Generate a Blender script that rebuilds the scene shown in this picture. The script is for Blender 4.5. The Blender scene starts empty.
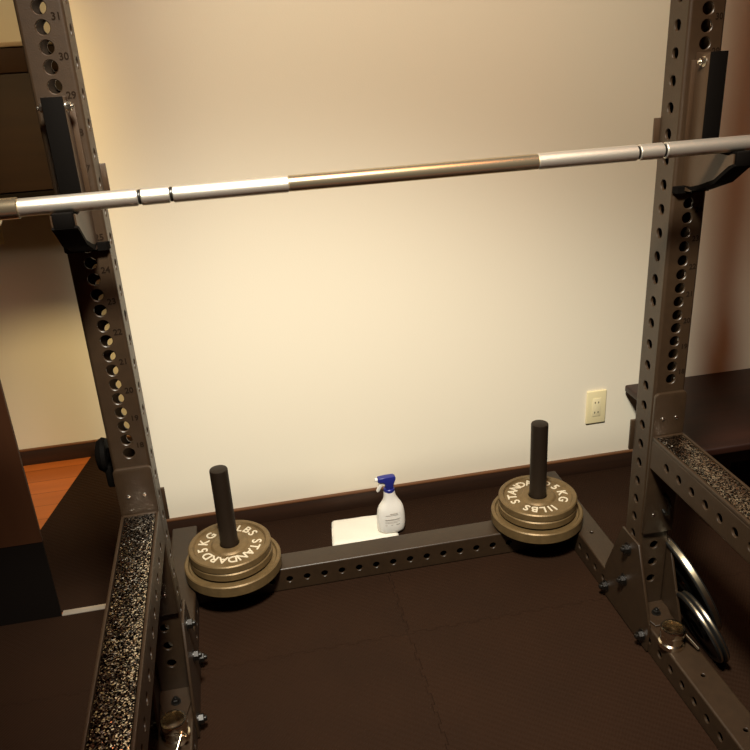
import bpy, bmesh, math, random
from mathutils import Vector, Matrix
random.seed(7)
S = bpy.context.scene
COL = S.collection
PI = math.pi

# ------------------------------------------------------------------ materials
def nodes(name):
    m = bpy.data.materials.new(name); m.use_nodes = True
    nt = m.node_tree
    b = nt.nodes['Principled BSDF']
    return m, nt, b

def mat(name, col, rough=0.5, metal=0.0, bump=None, var=None, spec=0.5, coat=0.0):
    """bump=(scale,strength,distance)  var=(scale,amount) colour variation by noise"""
    m, nt, b = nodes(name)
    b.inputs['Base Color'].default_value = (*col, 1)
    b.inputs['Roughness'].default_value = rough
    b.inputs['Metallic'].default_value = metal
    b.inputs['Specular IOR Level'].default_value = spec
    if coat:
        b.inputs['Coat Weight'].default_value = coat
        b.inputs['Coat Roughness'].default_value = 0.12
    tc = nt.nodes.new('ShaderNodeTexCoord')
    if bump:
        n = nt.nodes.new('ShaderNodeTexNoise'); n.inputs['Scale'].default_value = bump[0]
        n.inputs['Detail'].default_value = 3
        nt.links.new(tc.outputs['Object'], n.inputs['Vector'])
        bp = nt.nodes.new('ShaderNodeBump'); bp.inputs['Strength'].default_value = bump[1]
        bp.inputs['Distance'].default_value = bump[2]
        nt.links.new(n.outputs['Fac'], bp.inputs['Height'])
        nt.links.new(bp.outputs['Normal'], b.inputs['Normal'])
    if var:
        n = nt.nodes.new('ShaderNodeTexNoise'); n.inputs['Scale'].default_value = var[0]
        n.inputs['Detail'].default_value = 4
        nt.links.new(tc.outputs['Object'], n.inputs['Vector'])
        r = nt.nodes.new('ShaderNodeValToRGB')
        a = var[1]
        r.color_ramp.elements[0].position = 0.3; r.color_ramp.elements[1].position = 0.7
        r.color_ramp.elements[0].color = (*[c*(1-a) for c in col], 1)
        r.color_ramp.elements[1].color = (*[min(1, c*(1+a)) for c in col], 1)
        nt.links.new(n.outputs['Fac'], r.inputs['Fac'])
        nt.links.new(r.outputs['Color'], b.inputs['Base Color'])
    return m

def wood(name, c0, c1, rough=0.4, scale=(2.0, 30.0, 30.0), planks=None, coat=0.0):
    m, nt, b = nodes(name)
    tc = nt.nodes.new('ShaderNodeTexCoord'); mp = nt.nodes.new('ShaderNodeMapping')
    mp.inputs['Scale'].default_value = scale
    nt.links.new(tc.outputs['Object'], mp.inputs['Vector'])
    n = nt.nodes.new('ShaderNodeTexNoise'); n.inputs['Scale'].default_value = 1.5; n.inputs['Detail'].default_value = 5
    nt.links.new(mp.outputs['Vector'], n.inputs['Vector'])
    r = nt.nodes.new('ShaderNodeValToRGB')
    r.color_ramp.elements[0].position = 0.3; r.color_ramp.elements[1].position = 0.72
    r.color_ramp.elements[0].color = (*c0, 1); r.color_ramp.elements[1].color = (*c1, 1)
    nt.links.new(n.outputs['Fac'], r.inputs['Fac'])
    out = r.outputs['Color']
    if planks:
        br = nt.nodes.new('ShaderNodeTexBrick')
        br.inputs['Scale'].default_value = 1.0
        br.inputs['Brick Width'].default_value = planks[0]; br.inputs['Row Height'].default_value = planks[1]
        br.inputs['Mortar Size'].default_value = 0.0015
        br.inputs['Color1'].default_value = (1, 1, 1, 1); br.inputs['Color2'].default_value = (.82, .82, .82, 1)
        br.inputs['Mortar'].default_value = (.35, .35, .35, 1)
        nt.links.new(tc.outputs['Object'], br.inputs['Vector'])
        mx = nt.nodes.new('ShaderNodeMixRGB'); mx.blend_type = 'MULTIPLY'; mx.inputs['Fac'].default_value = 1
        nt.links.new(out, mx.inputs['Color1']); nt.links.new(br.outputs['Color'], mx.inputs['Color2'])
        out = mx.outputs['Color']
    nt.links.new(out, b.inputs['Base Color'])
    b.inputs['Roughness'].default_value = rough
    if coat:
        b.inputs['Coat Weight'].default_value = coat; b.inputs['Coat Roughness'].default_value = .25
    return m

M = {}
M['rack'] = mat('powder_coated_steel', (.027, .0150, .0070), .42, 0.0, bump=(420, .55, .0006), var=(60, .12), spec=.55)
M['rack_edge'] = M['rack']
M['hook'] = mat('hook_steel', (.038, .021, .0105), .40, 0.0, bump=(420, .35, .0005), spec=.5)
M['black_plastic'] = mat('black_plastic', (.0022, .0016, .0012), .75, bump=(300, .25, .0004), spec=.05)
M['nut'] = mat('dark_nut', (.006, .005, .004), .32, 0)
M['zinc'] = mat('zinc_nut', (.75, .7, .6), .22, 1.0)
M['rivet'] = mat('rivet_steel', (.8, .76, .68), .25, 1.0)
M['chrome'] = mat('chrome', (.78, .68, .52), .17, 1.0)
M['bar_smooth'] = mat('polished_bar_steel', (.60, .49, .33), .23, .93)
M['peg'] = mat('peg_steel', (.015, .009, .005), .5, 0, bump=(300, .4, .0005), spec=.3)
M['plate'] = mat('grey_plate_enamel', (.160, .105, .045), .46, .4, bump=(180, .5, .0008), var=(40, .15))
M['plate_dark'] = mat('black_plate_enamel', (.012, .011, .01), .4, .2, bump=(180, .4, .0006))
M['plate_rim'] = mat('machined_plate_rim', (.46, .38, .26), .32, 1.0, bump=(160, .2, .0004))
M['letter'] = mat('letter_paint', (.62, .54, .40), .6)
M['ink'] = mat('number_ink', (.014, .009, .006), .9, spec=0)
M['white_plastic'] = mat('white_plastic', (.94, .92, .86), .35)
M['blue_plastic'] = mat('blue_plastic', (.018, .025, .23), .35)
M['label_ink'] = mat('label_print', (.42, .38, .33), .6)
M['towel'] = mat('white_cloth', (.82, .79, .70), .9, bump=(500, .6, .0012))
M['outlet'] = mat('cream_plastic', (.80, .70, .42), .4)
M['outlet_in'] = mat('cream_socket', (.81, .715, .45), .4)
M['slot'] = mat('slot_black', (.05, .035, .02), .6)
M['base'] = wood('baseboard_wood', (.018, .007, .0026), (.032, .012, .0045), .55, (1.5, 30, 30))
M['base_cap'] = wood('baseboard_cap_wood', (.10, .038, .013), (.14, .055, .018), .5, (1.5, 30, 30))
M['floor'] = wood('orange_floor_boards', (.38, .10, .018), (.46, .125, .022), .35, (1.2, 14, 14), planks=(.9, .09))
M['door'] = wood('brown_door_board', (.050, .0165, .0056), (.062, .022, .0078), .5, (14, 14, 1.2))
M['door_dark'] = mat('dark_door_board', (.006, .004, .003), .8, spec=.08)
M['table'] = wood('dark_red_table_wood', (.014, .0036, .0016), (.026, .0066, .0028), .5, (1.5, 22, 22))
M['cabinet'] = wood('dark_cabinet_wood', (.020, .009, .004), (.030, .014, .006), .6, (1.4, 22, 22))
M['cabinet_band'] = wood('brown_cabinet_band', (.05, .025, .011), (.065, .033, .015), .6, (1.4, 22, 22))
M['pale'] = mat('pale_edge', (.72, .6, .42), .5)
M['alu'] = mat('pale_metal_rail', (.66, .58, .48), .35, .6)

# wall: cream vinyl paper with faint grain
m, nt, b = nodes('cream_wallpaper')
tc = nt.nodes.new('ShaderNodeTexCoord')
n = nt.nodes.new('ShaderNodeTexNoise'); n.inputs['Scale'].default_value = 260; n.inputs['Detail'].default_value = 4
nt.links.new(tc.outputs['Object'], n.inputs['Vector'])
bp = nt.nodes.new('ShaderNodeBump'); bp.inputs['Strength'].default_value = .25; bp.inputs['Distance'].default_value = .001
nt.links.new(n.outputs['Fac'], bp.inputs['Height']); nt.links.new(bp.outputs['Normal'], b.inputs['Normal'])
b.inputs['Base Color'].default_value = (.80, .735, .60, 1); b.inputs['Roughness'].default_value = .75
b.inputs['Specular IOR Level'].default_value = .2
M['wall'] = m

# foam mat: fine diagonal ribs
m, nt, b = nodes('black_foam')
tc = nt.nodes.new('ShaderNodeTexCoord'); mp = nt.nodes.new('ShaderNodeMapping')
mp.inputs['Rotation'].default_value = (0, 0, math.radians(38)); nt.links.new(tc.outputs['Object'], mp.inputs['Vector'])
w1 = nt.nodes.new('ShaderNodeTexWave'); w1.inputs['Scale'].default_value = 45; w1.inputs['Distortion'].default_value = .6
nt.links.new(mp.outputs['Vector'], w1.inputs['Vector'])
w2 = nt.nodes.new('ShaderNodeTexWave'); w2.bands_direction = 'Y'; w2.inputs['Scale'].default_value = 22; w2.inputs['Distortion'].default_value = .6
nt.links.new(mp.outputs['Vector'], w2.inputs['Vector'])
ad = nt.nodes.new('ShaderNodeMath'); ad.operation = 'ADD'
nt.links.new(w1.outputs['Fac'], ad.inputs[0]); nt.links.new(w2.outputs['Fac'], ad.inputs[1])
bp = nt.nodes.new('ShaderNodeBump'); bp.inputs['Strength'].default_value = .5; bp.inputs['Distance'].default_value = .0012
nt.links.new(ad.outputs[0], bp.inputs['Height']); nt.links.new(bp.outputs['Normal'], b.inputs['Normal'])
n = nt.nodes.new('ShaderNodeTexNoise'); n.inputs['Scale'].default_value = 5; n.inputs['Detail'].default_value = 4
nt.links.new(tc.outputs['Object'], n.inputs['Vector'])
r = nt.nodes.new('ShaderNodeValToRGB')
r.color_ramp.elements[0].color = (.0135, .0052, .0016, 1); r.color_ramp.elements[1].color = (.0210, .0080, .0025, 1)
nt.links.new(n.outputs['Fac'], r.inputs['Fac']); nt.links.new(r.outputs['Color'], b.inputs['Base Color'])
b.inputs['Roughness'].default_value = .8; b.inputs['Specular IOR Level'].default_value = .15
M['mat'] = m

# glossy crumb coating on the safety arms: little facets each tilted its own way
m, nt, b = nodes('glossy_crumb_rubber')
tc = nt.nodes.new('ShaderNodeTexCoord')
v = nt.nodes.new('ShaderNodeTexVoronoi'); v.inputs['Scale'].default_value = 400
nt.links.new(tc.outputs['Object'], v.inputs['Vector'])
sb = nt.nodes.new('ShaderNodeVectorMath'); sb.operation = 'SUBTRACT'; sb.inputs[1].default_value = (.5, .5, .5)
nt.links.new(v.outputs['Color'], sb.inputs[0])
sc = nt.nodes.new('ShaderNodeVectorMath'); sc.operation = 'SCALE'; sc.inputs['Scale'].default_value = .65
nt.links.new(sb.outputs['Vector'], sc.inputs[0])
ge = nt.nodes.new('ShaderNodeNewGeometry')
ad = nt.nodes.new('ShaderNodeVectorMath'); ad.operation = 'ADD'
nt.links.new(ge.outputs['Normal'], ad.inputs[0]); nt.links.new(sc.outputs['Vector'], ad.inputs[1])
nm = nt.nodes.new('ShaderNodeVectorMath'); nm.operation = 'NORMALIZE'
nt.links.new(ad.outputs['Vector'], nm.inputs[0]); nt.links.new(nm.outputs['Vector'], b.inputs['Normal'])
sp = nt.nodes.new('ShaderNodeSeparateColor'); nt.links.new(v.outputs['Color'], sp.inputs['Color'])
r = nt.nodes.new('ShaderNodeValToRGB'); r.color_ramp.interpolation = 'CONSTANT'
r.color_ramp.elements[0].color = (.012, .010, .009, 1); r.color_ramp.elements[1].color = (.74, .68, .58, 1); r.color_ramp.elements[1].position = .48
nt.links.new(sp.outputs['Blue'], r.inputs['Fac']); nt.links.new(r.outputs['Color'], b.inputs['Base Color'])
b.inputs['Roughness'].default_value = .16
b.inputs['Metallic'].default_value = 1.0
M['crumb'] = m

# knurled steel
m, nt, b = nodes('knurled_steel')
tc = nt.nodes.new('ShaderNodeTexCoord')
n = nt.nodes.new('ShaderNodeTexNoise'); n.inputs['Scale'].default_value = 700; n.inputs['Detail'].default_value = 1
nt.links.new(tc.outputs['Object'], n.inputs['Vector'])
bp = nt.nodes.new('ShaderNodeBump'); bp.inputs['Strength'].default_value = .6; bp.inputs['Distance'].default_value = .0006
nt.links.new(n.outputs['Fac'], bp.inputs['Height']); nt.links.new(bp.outputs['Normal'], b.inputs['Normal'])
b.inputs['Base Color'].default_value = (.80, .74, .64, 1); b.inputs['Roughness'].default_value = .38; b.inputs['Metallic'].default_value = .92
M['knurl'] = m

# ------------------------------------------------------------------ mesh helpers
class MB:
    def __init__(s): s.v = []; s.f = []
    def add(s, vs, fs):
        o = len(s.v); s.v += [tuple(p) for p in vs]; s.f += [tuple(i+o for i in f) for f in fs]; return s
    def bm(s, bm):
        bm.verts.index_update()
        s.add([v.co[:] for v in bm.verts], [[v.index for v in f.verts] for f in bm.faces]); bm.free(); return s
    def xf(s, mx):
        s.v = [tuple(mx @ Vector(p)) for p in s.v]; return s
    def box(s, a, b, bev=0.0, seg=2):
        bm = bmesh.new(); bmesh.ops.create_cube(bm, size=1)
        for v in bm.verts:
            v.co = Vector([(a[i]+b[i])/2 + v.co[i]*(b[i]-a[i]) for i in range(3)])
        if bev: bmesh.ops.bevel(bm, geom=bm.edges[:], offset=bev, segments=seg, affect='EDGES', profile=.5)
        return s.bm(bm)
    def prism(s, poly, ax, lo, hi, bev=0.0, seg=2):
        """polygon (2-tuples in the other two axes, cyclic order) extruded along axis ax"""
        bm = bmesh.new()
        def P(u, w, t):
            return {0: (t, u, w), 1: (u, t, w), 2: (u, w, t)}[ax]
        lov = [bm.verts.new(P(u, w, lo)) for u, w in poly]; hiv = [bm.verts.new(P(u, w, hi)) for u, w in poly]
        bm.faces.new(lov); bm.faces.new(hiv[::-1]); k = len(poly)
        for i in range(k): bm.faces.new((lov[i], hiv[i], hiv[(i+1) % k], lov[(i+1) % k]))
        bmesh.ops.recalc_face_normals(bm, faces=bm.faces[:])
        if bev: bmesh.ops.bevel(bm, geom=bm.edges[:], offset=bev, segments=seg, affect='EDGES', profile=.5)
        return s.bm(bm)
    def lathe(s, prof, origin=(0, 0, 0), axis=(0, 0, 1), n=48, close=False):
        """prof: (radius, height) list revolved round the axis"""
        q = Vector((0, 0, 1)).rotation_difference(Vector(axis).normalized()).to_matrix()
        o = Vector(origin); vs = []; fs = []; k = len(prof)
        for i in range(n):
            a = 2*PI*i/n
            for r, h in prof: vs.append(o + q @ Vector((r*math.cos(a), r*math.sin(a), h)))
        for i in range(n):
            j = (i+1) % n
            for t in range(k if close else k-1):
                u = (t+1) % k
                fs.append((i*k+t, j*k+t, j*k+u, i*k+u))
        return s.add(vs, fs)
    def cyl(s, p0, p1, r, n=24, ch=0.0):
        d = Vector(p1)-Vector(p0); L = d.length; c = ch
        pr = [(0, 0), (r-c, 0), (r, c), (r, L-c), (r-c, L), (0, L)] if c else [(0, 0), (r, 0), (r, L), (0, L)]
        return s.lathe(pr, p0, d, n)
    def path(s, pts, r, n=10):
        pts = [Vector(p) for p in pts]; vs = []; fs = []
        up = Vector((0, 0, 1))
        for i, p in enumerate(pts):
            t = (pts[min(i+1, len(pts)-1)]-pts[max(i-1, 0)]).normalized()
            a = t.cross(up if abs(t.dot(up)) < .95 else Vector((1, 0, 0))).normalized(); bb = t.cross(a)
            for k in range(n): vs.append(p + r*(math.cos(2*PI*k/n)*a + math.sin(2*PI*k/n)*bb))
        for i in range(len(pts)-1):
            for k in range(n):
                fs.append((i*n+k, i*n+(k+1) % n, (i+1)*n+(k+1) % n, (i+1)*n+k))
        fs.append(tuple(range(n))[::-1]); fs.append(tuple((len(pts)-1)*n+k for k in range(n)))
        return s.add(vs, fs)

def hexnut(mb, p, d, r, h):
    d = Vector(d).normalized(); p = Vector(p)
    mb.lathe([(0, 0), (r*1.35, 0), (r*1.35, h*.15), (0, h*.15)], p, d, 20)
    mb.lathe([(0, 0), (r, 0), (r, h*.75), (r*.85, h*.85), (0, h*.85)], p+d*h*.15, d, 6)
    mb.lathe([(0, 0), (r*.55, 0), (r*.55, h*.35), (r*.4, h*.5), (0, h*.5)], p+d*h, d, 16)
    return mb

def tube(L, w, holes, rc=.006, th=.005, ends=True):
    """square tube along +Z from 0 to L, section w x w centred on the axis; holes: {face: [(z, radius)]}
    faces: 0 = -Y, 1 = +X, 2 = +Y, 3 = -X"""
    mb = MB(); fw = w-2*rc; h = w/2
    frames = [((1, 0), (0, -1)), ((0, 1), (1, 0)), ((-1, 0), (0, 1)), ((0, -1), (-1, 0))]
    for fi, (t, nn) in enumerate(frames):
        def P(u, z, d=0.0): return (t[0]*u + nn[0]*(h-d), t[1]*u + nn[1]*(h-d), z)
        hs = sorted(q for q in holes.get(fi, []) if q[1] < q[0] < L-q[1])
        z0 = 0.0
        def quad(a, b_):
            if b_-a > 1e-6: mb.add([P(-fw/2, a), P(fw/2, a), P(fw/2, b_), P(-fw/2, b_)], [(0, 1, 2, 3)])
        for i, (zc, r) in enumerate(hs):
            lo = zc-.014 - r*.2; hi = zc+.014 + r*.2
            if i and hs[i-1][0]+.014+hs[i-1][1]*.2 > lo: lo = (hs[i-1][0]+zc)/2
            if i < len(hs)-1 and hs[i+1][0]-.014-hs[i+1][1]*.2 < hi: hi = (hs[i+1][0]+zc)/2
            lo = max(lo, z0); hi = min(hi, L)
            quad(z0, lo)
            n = 24; q = n//4; corners = [(fw/2, hi), (-fw/2, hi), (-fw/2, lo), (fw/2, lo)]
            out = []; ring = []; inn = []; lip = []
            for k in range(n):
                c0 = corners[k//q]; c1 = corners[(k//q+1) % 4]; f = (k % q)/q
                out.append(P(c0[0]+(c1[0]-c0[0])*f, c0[1]+(c1[1]-c0[1])*f))
                a = PI/4 + 2*PI*k/n
                ring.append(P((r+.0012)*math.cos(a), zc+(r+.0012)*math.sin(a)))
                lip.append(P(r*math.cos(a), zc+r*math.sin(a), .0012))
                inn.append(P(r*math.cos(a), zc+r*math.sin(a), th))
            fs = []
            for k in range(n):
                j = (k+1) % n
                fs += [(k, j, n+j, n+k), (n+k, n+j, 2*n+j, 2*n+k), (2*n+k, 2*n+j, 3*n+j, 3*n+k)]
            mb.add(out+ring+lip+inn, fs)
            z0 = hi
        quad(z0, L)
        # rounded corner after this face
        t2, n2 = frames[(fi+1) % 4]
        cx = t[0]*fw/2 + nn[0]*(h-rc); cy = t[1]*fw/2 + nn[1]*(h-rc); vs = []
        for k in range(5):
            a = PI/2*k/4
            dx = nn[0]*math.cos(a)+n2[0]*math.sin(a); dy = nn[1]*math.cos(a)+n2[1]*math.sin(a)
            vs += [(cx+rc*dx, cy+rc*dy, 0), (cx+rc*dx, cy+rc*dy, L)]
        mb.add(vs, [(2*k, 2*k+2, 2*k+3, 2*k+1) for k in range(4)])
    if ends:
        for z in (0.0, L):
            ring = []
            for fi, (t, nn) in enumerate(frames):
                t2, n2 = frames[(fi+1) % 4]
                cx = t[0]*fw/2 + nn[0]*(h-rc); cy = t[1]*fw/2 + nn[1]*(h-rc)
                for k in range(5):
                    a = PI/2*k/4
                    ring.append((cx+rc*(nn[0]*math.cos(a)+n2[0]*math.sin(a)), cy+rc*(nn[1]*math.cos(a)+n2[1]*math.sin(a)), z))
            mb.add(ring, [tuple(range(len(ring)))[::(1 if z else -1)]])
    return mb

# ------------------------------------------------------------------ object helpers
W = {}                                       # world offset of every object's frame
def obj(name, mb, material, parent=None, org=None, local=False, angle=35, recalc=True):
    base = Vector((0, 0, 0)) if local else (W[parent.name] if parent else Vector(org or (0, 0, 0)))
    me = bpy.data.meshes.new(name)
    me.from_pydata([tuple(Vector(p)-base) for p in mb.v], [], mb.f)
    bm = bmesh.new(); bm.from_mesh(me)
    bmesh.ops.remove_doubles(bm, verts=bm.verts[:], dist=1e-5)
    if recalc: bmesh.ops.recalc_face_normals(bm, faces=bm.faces[:])
    bm.to_mesh(me); bm.free()
    me.polygons.foreach_set('use_smooth', [True]*len(me.polygons))
    me.set_sharp_from_angle(angle=math.radians(angle))
    me.materials.append(material)
    o = bpy.data.objects.new(name, me); COL.objects.link(o)
    if parent: o.parent = parent
    else: o.location = base
    W[o.name] = base
    return o
def tag(o, label, cat, group=None):
    o['label'] = label; o['category'] = cat
    if group: o['group'] = group
    return o
def thing(name, label, cat, loc=(0, 0, 0), group=None):
    o = bpy.data.objects.new(name, None); COL.objects.link(o)
    o.location = loc; o.empty_display_size = .05; W[o.name] = Vector(loc)
    return tag(o, label, cat, group)
def struct(name, mb, material, parent=None, org=None):
    o = obj(name, mb, material, parent, org)
    o['kind'] = 'structure'
    return o
def dup(root, label, loc=None, rot=None):
    def cp(o, par):
        c = o.copy(); COL.objects.link(c)
        if par: c.parent = par
        W[c.name] = W.get(o.name, Vector())
        for ch in o.children: cp(ch, c)
        return c
    r = cp(root, None); r['label'] = label
    if loc is not None: r.location = loc; W[r.name] = Vector(loc)
    if rot is not None: r.rotation_euler = rot
    return r
def text_mb(s, size, mx, depth=.0006):
    """letters as a mesh; mx places the text plane (x right, y up)"""
    cu = bpy.data.curves.new('tmp', 'FONT'); cu.body = s; cu.size = size; cu.align_x = 'CENTER'; cu.align_y = 'CENTER'
    cu.extrude = depth; cu.resolution_u = 3; cu.offset = size*.018
    o = bpy.data.objects.new('tmp', cu); COL.objects.link(o)
    bpy.context.view_layer.update()
    e = o.evaluated_get(bpy.context.evaluated_depsgraph_get()); me = e.to_mesh()
    mb = MB(); mb.add([mx @ v.co for v in me.vertices], [list(p.vertices) for p in me.polygons])
    e.to_mesh_clear(); bpy.data.objects.remove(o); bpy.data.curves.remove(cu)
    return mb

# ------------------------------------------------------------------ the room
FZ = -.006
struct('floor', MB().box((-2.2, -2.4, FZ-.05), (2.4, 1.5, FZ)), M['floor'])
struct('wall_back', MB().box((-.70, .769, FZ), (2.4, .85, 2.5)), M['wall'])
struct('wall_alcove', MB().box((-2.2, 1.414, FZ), (-.62, 1.5, 2.5)), M['wall'])
struct('wall_alcove_side', MB().box((-.70, .85, FZ), (-.62, 1.414, 2.5)), M['wall'])
def baseboard(name, x0, x1, yw):
    o = struct(name, MB().box((x0, yw-.012, FZ), (x1, yw, .054), .002), M['base'])
    obj('cap_moulding', MB().box((x0, yw-.0135, .054), (x1, yw, .061), .0025), M['base_cap'], o)
baseboard('baseboard_back', -.70, 2.4, .769)
baseboard('baseboard_alcove', -2.2, -.70, 1.414)
# sliding door standing open at the left, and its floor rail
d = struct('door_1', MB().box((-1.75, .445, .247), (-.927, .456, 2.2), .001), M['door'])
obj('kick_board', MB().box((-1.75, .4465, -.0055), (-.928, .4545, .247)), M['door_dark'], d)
struct('trim_1', MB().box((-.9265, .4450, FZ), (-.70, .466, .002), .0015), M['alu'])

# ------------------------------------------------------------------ foam mats with jigsaw edges
def zig(a, b_, g):
    """points (t, offset) of a jigsaw seam from a to b_"""
    pts = []; p = .058; t = a+.02; s = 1
    while t+p < b_:
        d_ = .007*s
        pts += [(t, g), (t-.004, g+d_), (t+p*.5+.004, g+d_), (t+p*.5, g)]
        t += p; s = -s if False else s
    return pts
SX, SY, G = -.011, .130, .00024
def mat_obj(x0, x1, y0, y1, label, seams=''):
    poly = [(x0, y0)]
    if 'S' in seams: poly += [(t, y0+o+G) for t, o in zig(x0, x1, 0)]
    poly += [(x1, y0)]
    if 'E' in seams: poly += [(x1+o-G, t) for t, o in zig(y0, y1, 0)]
    poly += [(x1, y1)]
    if 'N' in seams: poly += [(t, y1+o-G) for t, o in zig(x0, x1, 0)][::-1]
    poly += [(x0, y1)]
    if 'W' in seams: poly += [(x0+o+G, t) for t, o in zig(y0, y1, 0)][::-1]
    o = obj('foam_mat', MB().prism(poly, 2, FZ, 0.0), M['mat'], None, ((x0+x1)/2, (y0+y1)/2, FZ))
    return tag(o, label, 'mat', 'black foam floor mats')
mat_obj(-1.9, SX-G, -1.0, SY-G, 'black foam mat inside the rack at front left of the crossing seams', 'EN')
mat_obj(SX+G, 1.0, -1.0, SY-G, 'black foam mat inside the rack at front right of the crossing seams', 'WN')
mat_obj(-1.9, SX-G, SY+G, .444, 'black foam mat between the low beam and the seam on the left half', 'ES')
mat_obj(SX+G, 1.0, SY+G, .444, 'black foam mat between the low beam and the seam on the right half', 'WS')
mat_obj(1.0003, 1.9, -1.0, .444, 'black foam mat outside the rack under the front of the low red table')
mat_obj(-.698, 1.9, .4446, .755, 'black floor mat strip between the low beam and the cream wall')
o = obj('foam_mat', MB().prism([(-1.165, .4665), (-.702, .4665), (-.702, 1.40), (-.968, 1.40)], 2, FZ, 0.0, .002),
        M['mat'], None, (-.9, .9, FZ))
tag(o, 'black mat on orange floorboards in the alcove behind the sliding door', 'mat', 'black foam floor mats')

# ------------------------------------------------------------------ the rack
XU = .5858; YB = .391; TW = .075
rack = thing('power_rack', 'dark steel squat rack with perforated uprights joined by a low rear beam', 'squat rack')
fr = [(1.510+.03*k, .0112) for k in range(-27, 22)]
fr = [q for q in fr if q[0] > .69] + [(.157+.05*k, .0105) for k in range(0, 10)]
sd = [(1.424+.05*k, .0105) for k in range(-26, 15)]
ZB = .081; ZT = 2.15
for sx in (-1, 1):
    t = tube(ZT-ZB, TW, {0: [(z-ZB, r) for z, r in fr], 2: [(z-ZB, r) for z, r in fr],
                         1: [(z-ZB, r) for z, r in sd], 3: [(z-ZB, r) for z, r in sd]})
    t.xf(Matrix.Translation((sx*XU, TW/2, ZB)))
    u = obj('upright', t, M['rack'], rack, recalc=False)
    for i in range(-4, 24):
        z = 1.510-.03*(2*i+.5); num = 31-i
        if z < .71 or num > 35: continue
        mx = Matrix.Translation((sx*XU+.0235, -.0004, z)) @ Matrix.Rotation(PI/2, 4, 'X')
        obj('height_number', text_mb(str(num), .0160, mx, .0003), M['ink'], u)
    # base rail on the floor
    tops = [(y+.95, .005) for y in (-.72, -.563, -.405, -.248, .17, .326)]
    ins = [(y*.05+.02, .0095) for y in range(1, 33)]
    t = tube(1.63, TW, {0: tops, 1: ins, 3: ins}, rc=.005)
    # local z -> +Y, face 0 (-Y) -> up
    t.xf(Matrix.Translation((sx*XU, -.95, TW/2)) @ Matrix(((1, 0, 0, 0), (0, 0, 1, 0), (0, -1, 0, 0), (0, 0, 0, 1))))
    rail = obj('base_rail', t, M['rack'], rack, recalc=False)
    # foot plate with bolts
    fp = obj('foot_plate', MB().prism([(sx*XU-.0375, -.03), (sx*XU-.024, -.082), (sx*XU+.024, -.082), (sx*XU+.0375, -.03),
                                       (sx*XU+.0375, .13), (sx*XU-.0375, .13)], 2, .075, .081, .0008, 1), M['rack'], rack)
    for y in (-.040, .112):
        obj('bolt', hexnut(MB(), (sx*XU, y, .081), (0, 0, 1), .0085, .010), M['nut'], fp)
    # gusset plates inside and outside
    for side in (-1, 1):
        xa = sx*(XU - side*.0375); xb = xa - sx*side*.006
        poly = [(-.004, .266), (.079, .266), (.153, .095), (.153, .006), (-.082, .006), (-.082, .085)]
        g = obj('gusset_plate', MB().prism(poly, 0, min(xa, xb), max(xa, xb), .0008, 1), M['rack'], rack)
        for (y, z) in ((.043, .224), (.050, .124), (.140, .036), (-.058, .036)):
            obj('bolt', hexnut(MB(), (xb, y, z), (-sx*side, 0, 0), .0118, .013), M['nut'], g)
# rear beam
Lb = 2*(XU-.0375)
bh = [(k*.05+.0083+Lb/2, .0095) for k in range(-11, 11)]
t = tube(Lb, TW, {3: bh, 1: bh}, rc=.005)
# local z -> +X, local x -> Y
t.xf(Matrix.Translation((-Lb/2, YB+TW/2, TW/2)) @ Matrix(((0, 0, 1, 0), (1, 0, 0, 0), (0, 1, 0, 0), (0, 0, 0, 1))))
obj('cross_beam', t, M['rack'], rack, recalc=False)
PEG = {-1: (-.4435, YB+TW/2), 1: (.4585, YB+TW/2)}
for sx in (-1, 1):
    x, y = PEG[sx]
    pm = MB().lathe([(0, .075), (.060, .075), (.060, .084), (.0245, .084), (.0245, .396), (.0235, .399), (.021, .400), (0, .400)], (x, y, 0), n=40)
    obj('weight_peg', pm, M['peg'], rack)

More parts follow.
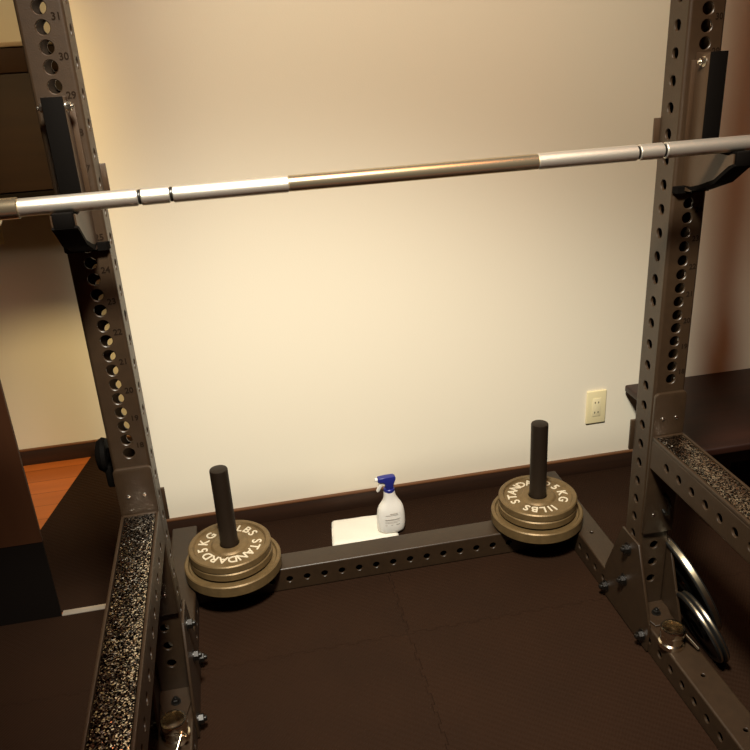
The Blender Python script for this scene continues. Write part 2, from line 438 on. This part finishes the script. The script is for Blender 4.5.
# ------------------------------------------------------------------ J hooks
def jhook(sx, label):
    r = thing('bar_hook', label, 'bar hook', (sx*XU, 0, 1.12), 'bar hooks on the uprights')
    x0, x1 = sx*XU-.0165, sx*XU+.0165
    obj('back_box', MB().box((x0, -.048, 1.140), (x1, -.0008, 1.375), .0015), M['hook'], r)
    obj('front_liner', MB().box((x0-.0005, -.0525, 1.165), (x1+.0005, -.0478, 1.377), .001), M['black_plastic'], r)
    for s in (-1, 1):                                       # side cheeks of the cup
        xs = sx*XU + s*.0192
        poly = [(-.001, 1.118), (-.030, 1.120), (-.060, 1.136), (-.105, 1.153), (-.146, 1.184), (-.158, 1.190), (-.158, 1.208),
                (-.152, 1.208), (-.142, 1.204), (-.066, 1.204), (-.050, 1.216), (-.001, 1.216)]
        obj('side_cheek', MB().prism(poly, 0, min(xs, xs-s*.0025), max(xs, xs-s*.0025)), M['hook'], r)
    obj('cradle', MB().prism([(-.053, 1.2072), (-.146, 1.2072), (-.152, 1.212), (-.158, 1.212), (-.158, 1.192), (-.112, 1.168), (-.053, 1.168)],
                             0, x0+.0002, x1-.0002), M['black_plastic'], r)
    obj('front_lip', MB().box((sx*XU-.0150, -.1635, 1.1885), (sx*XU+.0150, -.1582, 1.2120), .001), M['black_plastic'], r)
    obj('under_plate', MB().prism([(-.002, 1.1285), (-.040, 1.1225), (-.108, 1.1485), (-.150, 1.180), (-.1635, 1.188), (-.1580, 1.191), (-.146, 1.186), (-.105, 1.1555), (-.060, 1.1385), (-.030, 1.1300)],
                                  0, x0-.0030, x1+.0030), M['black_plastic'], r)
    obj('foot_bar', MB().prism([(sx*XU-.040, -.0008), (sx*XU-.034, -.012), (sx*XU+.034, -.012), (sx*XU+.040, -.0008)], 2, 1.114, 1.1275), M['black_plastic'], r)
    # strap behind the upright with side ears, bolts at the top
    st = MB().box((sx*XU-.0465, TW+.001, 1.200), (sx*XU+.0465, TW+.007, 1.252), .001)
    obj('rear_strap', st, M['hook'], r)
    fl = MB()
    for s in (-1, 1):
        xx = sorted((sx*XU+s*.0165, sx*XU+s*.026))
        fl.box((xx[0], -.006, 1.2), (xx[1], -.0008, 1.362), .0006)
    obj('mounting_flange', fl, M['hook'], r)
    for s in (-1, 1):
        nb = MB()
        hexnut(nb, (sx*XU+s*.0165, -.030, 1.360), (s, 0, 0), .0070, .0085)
        obj('bolt', nb, M['zinc'], r)
    return r
jhook(-1, 'black bar hook clamped on the left upright under the barbell')
jhook(1, 'black bar hook clamped on the right upright under the barbell')

# ------------------------------------------------------------------ barbell
bx, by, bz = -.0125, -.133, 1.222
bar = thing('barbell', 'long chrome barbell resting across both bar hooks', 'barbell', (bx, by, bz-.014))
R0 = .014
def seg(name, a, b_, r, m_, par=bar):
    return obj(name, MB().cyl((bx+a, by, bz), (bx+b_, by, bz), r, 40, .0012), m_, par)
seg('centre_section', -.2155, .2185, R0-.0006, M['bar_smooth'])
for s in (-1, 1):
    i0 = .2155 if s < 0 else .2185
    def sg(n_, a, b_, r, m_):
        a, b_ = sorted((s*a, s*b_)); return seg(n_, a, b_, r, m_)
    sg('knurled_grip', i0, .4025, R0, M['knurl'])
    sg('ring_groove', .4025, .4075, R0-.0022, M['nut'])
    sg('knurled_band', .4075, .4525, R0, M['knurl'])
    sg('ring_groove', .4525, .4575, R0-.0022, M['nut'])
    sg('knurled_end', .4575, .640, R0, M['knurl'])
    sg('inner_collar', .640, .672, .036 if False else .0165, M['bar_smooth'])
    sl = sg('sleeve', .672, 1.09, .0245, M['bar_smooth'])

# ------------------------------------------------------------------ safety arms
def arm(sx, label):
    r = thing('safety_arm', label, 'safety arm', (sx*XU, 0, .485), 'safety arms on the uprights')
    L = .86
    hs = [(.066+.0505*k, .0095) for k in range(16)]
    t = tube(L-.012, TW, {1: hs, 3: hs}, rc=.004)
    t.xf(Matrix.Translation((sx*XU, -.012, .5215-.0005)) @ Matrix(((1, 0, 0, 0), (0, 0, -1, 0), (0, 1, 0, 0), (0, 0, 0, 1))))
    beam = obj('arm_beam', t, M['rack'], r, recalc=False)
    pp = MB().box((sx*XU-.0305, -L+.004, .5585), (sx*XU+.0305, -.017, .5655), .002)
    obj('crumb_pad', pp, M['crumb'], r)
    rim = MB()
    for s in (-1, 1):
        xx = sorted((sx*XU+s*.0315, sx*XU+s*.0375)); rim.box((xx[0], -L, .5560), (xx[1], -.012, .5665), .0015)
    rim.box((sx*XU-.0375, -.017, .5560), (sx*XU+.0375, -.0105, .5665), .0015)
    obj('pad_rim', rim, M['rack'], beam)
    w = .0375; cc = .009
    arcs = [(sx*XU-w, .300), (sx*XU-w, .671-cc)] + [(sx*XU-w+cc-cc*math.cos(a), .671-cc+cc*math.sin(a)) for a in (.4, .8, 1.2, PI/2)] + \
           [(sx*XU+w-cc+cc*math.sin(a), .671-cc+cc*math.cos(a)) for a in (0, .4, .8, 1.2)] + [(sx*XU+w, .671-cc), (sx*XU+w, .300)]
    bpl = obj('back_plate', MB().prism(arcs, 1, -.0105, -.0008, .0015, 2), M['rack'], r)
    rv = MB()
    for z in (.608, .352):
        for s in (-1, 1):
            obj('rivet', MB().lathe([(0, 0), (.0042, 0), (.0036, .0018), (0, .0026)], (sx*XU+s*.016, -.0105, z), (0, -1, 0), 14), M['rivet'], bpl)
    obj('rear_strap', MB().box((sx*XU-.0435, TW+.001, .488), (sx*XU+.0435, TW+.0085, .566), .001), M['rack'], r)
    # pull pin on the lower back plate, knob on the outer rear
    pin = MB().path([(sx*XU+.008, -.0105, .405), (sx*XU+.008, -.030, .403), (sx*XU+.008, -.038, .390), (sx*XU+.008, -.034, .368), (sx*XU+.008, -.022, .360), (sx*XU+.008, -.0105, .362)], .0045)
    obj('pull_handle', pin, M['nut'], r)
    if sx < 0:
        kn = MB().lathe([(0, 0), (.014, 0), (.014, .012), (.034, .014), (.037, .022), (.030, .032), (.018, .036), (0, .037)], (sx*(XU+.0385), .058, .675), (sx, 0, 0), 20)
        kn.box(*[tuple(sorted((a_, b_))[k] for a_, b_ in zip((sx*(XU+.0385), .03, .610), (sx*(XU+.060), .085, .660))) for k in (0, 1)], .006)
        obj('clamp_knob', kn, M['black_plastic'], r)
    return r
arm(-1, 'safety arm with sparkling crumb pad on the left upright')
arm(1, 'safety arm with dark crumb pad on the right upright')

# ------------------------------------------------------------------ weight plates
def plate(name, r, t, label, group, lip=.012, letters=False, body='plate', rimmat=None):
    root = thing(name, label, 'weight plate', (0, 0, 0), group)
    h = t; hub = min(.048, r*.42)
    pr = [(.0265, 0.002), (.0285, 0), (r-.004, 0), (r, .003), (r, h-.003), (r-.003, h), (r-lip, h), (r-lip-.004, h-.0055),
          (hub+.005, h-.0055), (hub, h-.001), (hub-.003, h), (.0285, h), (.0265, h-.002)]
    obj('disc', MB().lathe(pr, n=72, close=True), M[body], root, local=True)
    if letters:
        def arc(s, a0, a1, size):
            mb = MB(); k = len(s); rr = (hub+.003 + r-lip-.005)/2
            for i, ch in enumerate(s):
                a = math.radians(a0 + (a1-a0)*(i/(k-1)))
                mx = Matrix.Translation((rr*math.cos(a), rr*math.sin(a), h-.0052)) @ Matrix.Rotation(a-PI/2, 4, 'Z')
                q = text_mb(ch, size, mx, .0012); mb.add(q.v, q.f)
            return mb
        for s, a0, a1 in (('STANDARD', 0, -141), ('5KG', -166, -221), ('11', -263, -274), ('LBS', -289, -326)):
            obj('lettering', arc(s, a0, a1, .0375), M['letter'], root, local=True)
    if rimmat:
        rp = [(r-.002, .004), (r+.0012, .005), (r+.0012, h-.005), (r-.002, h-.004)]
        obj('rim_band', MB().lathe(rp, n=72, close=True), M[rimmat], root, local=True)
    return root
grp = 'cast plates on the weight pegs'
z0 = .0841
big = plate('weight_plate', .134, .0335, 'larger grey plate at the bottom of the left peg stack', grp, lip=.010)
sm = plate('weight_plate', .114, .0235, 'grey plate with white STANDARD lettering on top of the left peg stack', grp, lip=.013, letters=True)
x, y = PEG[-1]
big.location = (x+.003, y-.004, z0)
sm.location = (x, y+.001, z0+.0335+.0235); sm.rotation_euler = (0, 0, math.radians(-5))
dup(sm, 'small grey plate in the middle of the left peg stack', (x+.001, y, z0+.0335), (0, 0, 2.1))
x, y = PEG[1]
dup(big, 'larger grey plate at the bottom of the right peg stack', (x-.003, y-.004, z0))
dup(sm, 'small grey plate in the middle of the right peg stack', (x-.001, y-.001, z0+.0335), (0, 0, 1.2))
dup(sm, 'grey plate with white STANDARD lettering on top of the right peg stack', (x, y, z0+.0335+.0235), (0, 0, math.radians(190)))

# plates leaning against the outside of the uprights (local +Z faces the rack)
T = .40
def lean(root, x0, y0, r, sx, rz=0):
    """inner face touches the floor at x0 and tips its top towards the rack"""
    c = Vector((x0 - r*math.sin(T), y0, r*math.cos(T)))
    nrm = Vector((-math.cos(T), 0, -math.sin(T)))
    X = Vector((0, 1, 0)); Y = nrm.cross(X)
    m3 = Matrix((X, Y, nrm)).transposed()
    c = c - nrm*lean.t
    if sx < 0:
        c.x = -c.x; nrm.x = -nrm.x; Y = nrm.cross(X); m3 = Matrix((X, Y, nrm)).transposed()
    root.location = c; root.rotation_euler = m3.to_euler()
lg = 'plates leaning outside the rack'
b1 = plate('weight_plate', .140, .020, 'large black plate leaning against the outside of the right upright', lg, lip=.014, body='plate_dark', rimmat='plate_rim')
s1 = plate('weight_plate', .090, .0135, 'small black plate with bright rim leaning nearest the right base rail', lg, lip=.009, body='plate_dark', rimmat='plate_rim')
lean.t = .020; lean(b1, .7240, .0, .140, 1)
s2 = dup(s1, 'small black plate with bright rim sandwiched between its twin and the large leaning one')
lean.t = .0135; lean(s2, .6985, -.116, .090, 1)
lean(s1, .6835, -.115, .090, 1)
b2 = dup(b1, 'large black plate leaning against the outside of the left upright, mostly hidden')
lean.t = .020; lean(b2, .735, -.02, .140, -1)

# ------------------------------------------------------------------ chrome bar collars on the rails
def collar(x, y, rz, label):
    r = thing('bar_collar', label, 'barbell collar', (0, 0, 0), 'chrome bar collars')
    pr = [(.0225, .0005), (.0290, 0), (.0300, .001), (.0300, .012), (.0265, .015), (.0258, .031), (.0275, .033), (.0282, .035), (.0282, .050), (.0270, .052), (.0232, .052), (.0225, .0505)]
    obj('ring', MB().lathe(pr, n=48, close=True), M['chrome'], r, local=True)
    obj('screw', MB().cyl((.0255, 0, .024), (.040, 0, .024), .0058, 14, .001), M['chrome'], r, local=True)
    obj('lever', MB().cyl((.0285, -.004, .031), (.0470, -.040, .010), .0042, 12, .0012), M['chrome'], r, local=True)
    r.location = (x, y, .0752); r.rotation_euler = (0, 0, rz)
    return r
c1 = collar(.568, -.142, 0.0, 'chrome bar collar standing on the right base rail')
dup(c1, 'chrome bar collar standing on the left base rail', (-.582, -.136, .0752), (0, 0, math.radians(-50)))

# ------------------------------------------------------------------ spray bottle, cloth
tw = MB()
def cloth(poly_fn, nx, ny): pass
nx, ny = 26, 18
c00, c10, c11, c01 = Vector((-.148, .560)), Vector((.063, .560)), Vector((.052, .690)), Vector((-.131, .697))
top = []; bot = []
for j in range(ny+1):
    for i in range(nx+1):
        u, w_ = i/nx, j/ny
        p = (c00*(1-u)+c10*u)*(1-w_) + (c01*(1-u)+c11*u)*w_
        # rounded corners
        e = min(u, 1-u)*.2; f = min(w_, 1-w_)*.13
        if e < .012 and f < .012:
            k = 1-((1-e/.012)**2+(1-f/.012)**2)**.5
            cen = (c00+c10+c11+c01)/4
            if k < 0: p = p + (cen-p).normalized()*(-k)*.012
        edge = min(1, min(e, f)/.006)
        z = .0045 + .0045*math.sqrt(edge) + .0012*math.sin(9*u+3*w_)*math.sin(7*w_+1)*edge
        top.append((p.x, p.y, z)); bot.append((p.x, p.y, .0004))
k = nx+1; N = len(top); fs = []
for j in range(ny):
    for i in range(nx):
        a = j*k+i; fs += [(a, a+1, a+k+1, a+k), (N+a, N+a+k, N+a+k+1, N+a+1)]
per = [i for i in range(k)] + [j*k+nx for j in range(1, ny+1)] + [ny*k+i for i in range(nx-1, -1, -1)] + [j*k for j in range(ny-1, 0, -1)]
for q in range(len(per)):
    a, b_ = per[q], per[(q+1) % len(per)]; fs.append((a, N+a, N+b_, b_))
tw.add(top+bot, fs)
tag(obj('cloth', tw, M['towel'], None, (-.04, .63, 0), angle=60), 'folded white cloth lying flat on the floor behind the low beam', 'cloth')

BX, BY, BZ = .044, .592, .0098
bt = thing('spray_bottle', 'white spray bottle with blue trigger head standing on white cloth', 'spray bottle', (BX, BY, BZ))
# body: stacked superellipse sections (z, half width left, half width right, half depth)
secs = [(0, .034, .036, .020), (.003, .038, .040, .0235), (.010, .0415, .0430, .026), (.030, .0430, .0450, .0275), (.055, .0425, .0445, .0275),
        (.075, .0400, .0425, .0265), (.088, .0350, .0395, .0245), (.098, .0280, .0345, .0220), (.108, .0215, .0280, .0195), (.118, .0185, .0225, .0175),
        (.128, .0175, .0190, .0165), (.138, .0170, .0170, .0160), (.142, .0165, .0165, .0160)]
n = 40; vs = []; fs = []
for z, wl, wr, dd in secs:
    for i in range(n):
        a = 2*PI*i/n; ca, sa = math.cos(a), math.sin(a)
        ex = .8
        px = math.copysign(abs(ca)**ex, ca)*(wr if ca > 0 else wl); py = math.copysign(abs(sa)**ex, sa)*dd
        vs.append((BX+px, BY+py, BZ+z))
for s in range(len(secs)-1):
    for i in range(n): fs.append((s*n+i, s*n+(i+1) % n, (s+1)*n+(i+1) % n, (s+1)*n+i))
fs += [tuple(range(n))[::-1], tuple((len(secs)-1)*n+i for i in range(n))]
body = obj('body', MB().add(vs, fs), M['white_plastic'], bt, angle=50)
lb = MB()
def strip(zc, hh, xa, xb):
    """thin printed line following the front of the body"""
    vs = []; m_ = 14
    for i in range(m_+1):
        xx = xa+(xb-xa)*i/m_
        ww = .0445; dd = .0277
        ca = abs(xx/ww)**(1/.8); sa = math.sqrt(max(0, 1-ca*ca)); yy = -dd*sa**.8
        for zz in (zc-hh, zc+hh): vs.append((BX+xx, BY+yy-.0006, BZ+zz))
    lb.add(vs, [(2*i, 2*i+2, 2*i+3, 2*i+1) for i in range(m_)])
for zc, hh, xa, xb in ((.074, .0007, -.006, .018), (.069, .0006, -.020, .020), (.054, .0007, -.022, .026), (.0515, .0004, -.022, .022),
                       (.046, .0004, -.022, .024), (.042, .0004, -.022, .018), (.034, .0008, -.022, -.016), (.034, .0008, -.004, .002), (.034, .0011, .012, .024)):
    strip(zc, hh, xa, xb)
obj('label_print', lb, M['label_ink'], body)
hd = MB().cyl((BX, BY, BZ+.140), (BX, BY, BZ+.152), .0168, 28, .0015)
hd.prism([(BX-.0115, .152), (BX+.0125, .152), (BX+.0145, .168), (BX+.0200, .181), (BX+.0215, .190), (BX+.014, .1945), (BX-.012, .1945), (BX-.034, .192),
          (BX-.0345, .178), (BX-.018, .175), (BX-.0125, .168)], 1, BY-.0105, BY+.0105, .003, 3)
hd.v = [(a, b_, c if i < 28*6 else c+BZ) for i, (a, b_, c) in enumerate(hd.v)]
head = obj('trigger_head', hd, M['blue_plastic'], bt)
obj('nozzle', MB().cyl((BX-.034, BY, BZ+.1855), (BX-.0425, BY, BZ+.1855), .0062, 18, .001), M['white_plastic'], bt)
obj('trigger', MB().prism([(BX-.014, .1765), (BX-.027, .178), (BX-.031, .166), (BX-.040, .147), (BX-.0365, .1435), (BX-.031, .147), (BX-.022, .162), (BX-.014, .169)], 1, BY-.0055, BY+.0055, .0015, 2).xf(Matrix.Translation((0, 0, BZ))), M['white_plastic'], bt)

# ------------------------------------------------------------------ wall outlet, light switch
ot = thing('wall_outlet', 'cream double wall outlet on the wall left of the right upright', 'outlet', (.797, .769, .246))
obj('cover_plate', MB().box((.762, .7615, .186), (.831, .769, .306), .003, 3), M['outlet'], ot)
soc = obj('socket_panel', MB().box((.7815, .7600, .213), (.8115, .7616, .279), .0006), M['outlet_in'], ot)
for zc in (.264, .2275):
    for xx in (.7905, .8025):
        obj('slot', MB().box((xx-.0014, .7594, zc-.0033), (xx+.0014, .7602, zc+.0033)), M['slot'], soc)
sw = thing('light_switch', 'pale light switch on the alcove wall at far left', 'light switch', (-1.12, 1.414, .89))
obj('cover_plate', MB().box((-1.165, 1.406, .845), (-1.095, 1.414, .935), .003, 3), M['outlet'], sw)
obj('rocker', MB().box((-1.145, 1.403, .862), (-1.115, 1.4062, .918), .0015), M['outlet_in'], sw)

# ------------------------------------------------------------------ low table at the right, wall cabinet at the left
tb = thing('low_table', 'low dark red wooden table against the wall behind right upright', 'table', (1.35, .515, 0))
obj('table_top', MB().box((.888, .285, .296), (1.86, .752, .320), .006, 3), M['table'], tb)
obj('apron', MB().prism([(.915, .296), (1.84, .296), (1.80, .235), (.965, .235)], 1, .330, .735), M['table'], tb)
for lx in (.985, 1.74):
    for ly in (.36, .66):
        obj('leg', MB().box((lx, ly, .0005), (lx+.05, ly+.05, .236), .004), M['table'], tb)
cb = thing('wall_cabinet', 'dark brown wooden cabinet hung on the alcove wall at top left', 'cabinet', (-1.2, 1.25, 1.03))
obj('carcass', MB().box((-1.75, 1.10, 1.032), (-.705, 1.413, 1.458), .002), M['cabinet'], cb)
obj('head_band', MB().box((-1.75, 1.092, 1.392), (-.705, 1.0995, 1.456), .001), M['cabinet_band'], cb)
obj('top_edge', MB().box((-1.76, 1.088, 1.459), (-.705, 1.413, 1.472), .002), M['pale'], cb)
for k_ in range(2):
    x_ = -1.745+k_*.52
    obj('door', MB().box((x_, 1.086, 1.062), (x_+.515, 1.0995, 1.388), .002), M['cabinet'], cb)
obj('bottom_rail', MB().box((-1.75, 1.088, 1.032), (-.705, 1.0995, 1.058), .001), M['door_dark'], cb)

# ------------------------------------------------------------------ light
def spot(name, loc, tgt, watt, col, size, blend, rad):
    l = bpy.data.lights.new(name, 'SPOT'); l.energy = watt; l.color = col; l.spot_size = math.radians(size); l.spot_blend = blend; l.shadow_soft_size = rad
    o = bpy.data.objects.new(name, l); COL.objects.link(o); o.location = loc
    o.rotation_euler = (Vector(tgt)-Vector(loc)).to_track_quat('-Z', 'Y').to_euler()
    return o
LAMP = (-.28, -.95, 2.42)
lo = spot('ceiling_lamp_low', LAMP, (.34, .757, -.79), 322, (1, .985, .87), 55.1, .96, .14)
lo.scale = (1.72, 1, 1)
hi = spot('ceiling_lamp_high', LAMP, (.29, .757, .86), 124, (1, .93, .72), 103, .8, .14)
hi.scale = (.60, 1, 1)
spot('alcove_top_fill', (-.95, .98, 2.40), (-.97, 1.41, 1.65), 16, (1, .80, .46), 60, .8, .10)  # added spot without a real fixture, brightens the wall above the cabinet
spot('alcove_low_fill', (-.80, .20, 2.35), (-1.0, 1.41, .10), 200, (1, .74, .34), 30, 1.0, .16)  # added fill spot, lifts the lower alcove wall and floorboards
a = bpy.data.lights.new('orange_fill', 'AREA'); a.shape = 'DISK'; a.size = 1.2; a.energy = 15; a.color = (1, .30, .09)  # added orange fill, tints the dim areas; stands for no real fixture
ao = bpy.data.objects.new('orange_fill', a); COL.objects.link(ao); ao.location = (.0, -.9, 2.6)
w = bpy.data.worlds.new('World'); S.world = w; w.use_nodes = True
w.node_tree.nodes['Background'].inputs['Color'].default_value = (1, .34, .12, 1)
w.node_tree.nodes['Background'].inputs['Strength'].default_value = .014

# ------------------------------------------------------------------ camera
cam = bpy.data.cameras.new('Camera'); co = bpy.data.objects.new('Camera', cam); COL.objects.link(co)
cam.sensor_width = 36; cam.sensor_fit = 'HORIZONTAL'; cam.lens = 796.1/750*36; cam.clip_start = .02
Rm = ((0.97997, 0.15449, 0.1257), (-0.19148, 0.90441, 0.38127), (-0.05478, -0.3977, 0.91588))   # columns: right, forward, up
m4 = Matrix.Identity(4)
for i in range(3):
    m4[i][0] = Rm[i][0]; m4[i][1] = Rm[i][2]; m4[i][2] = -Rm[i][1]
m4.translation = Vector((-.33065, -1.47074, 1.44792))
co.matrix_world = m4
S.camera = co
vs_ = S.view_settings
vs_.view_transform = 'Standard'; vs_.look = 'None'; vs_.gamma = 1; vs_.use_curve_mapping = False
vs_.exposure = 0
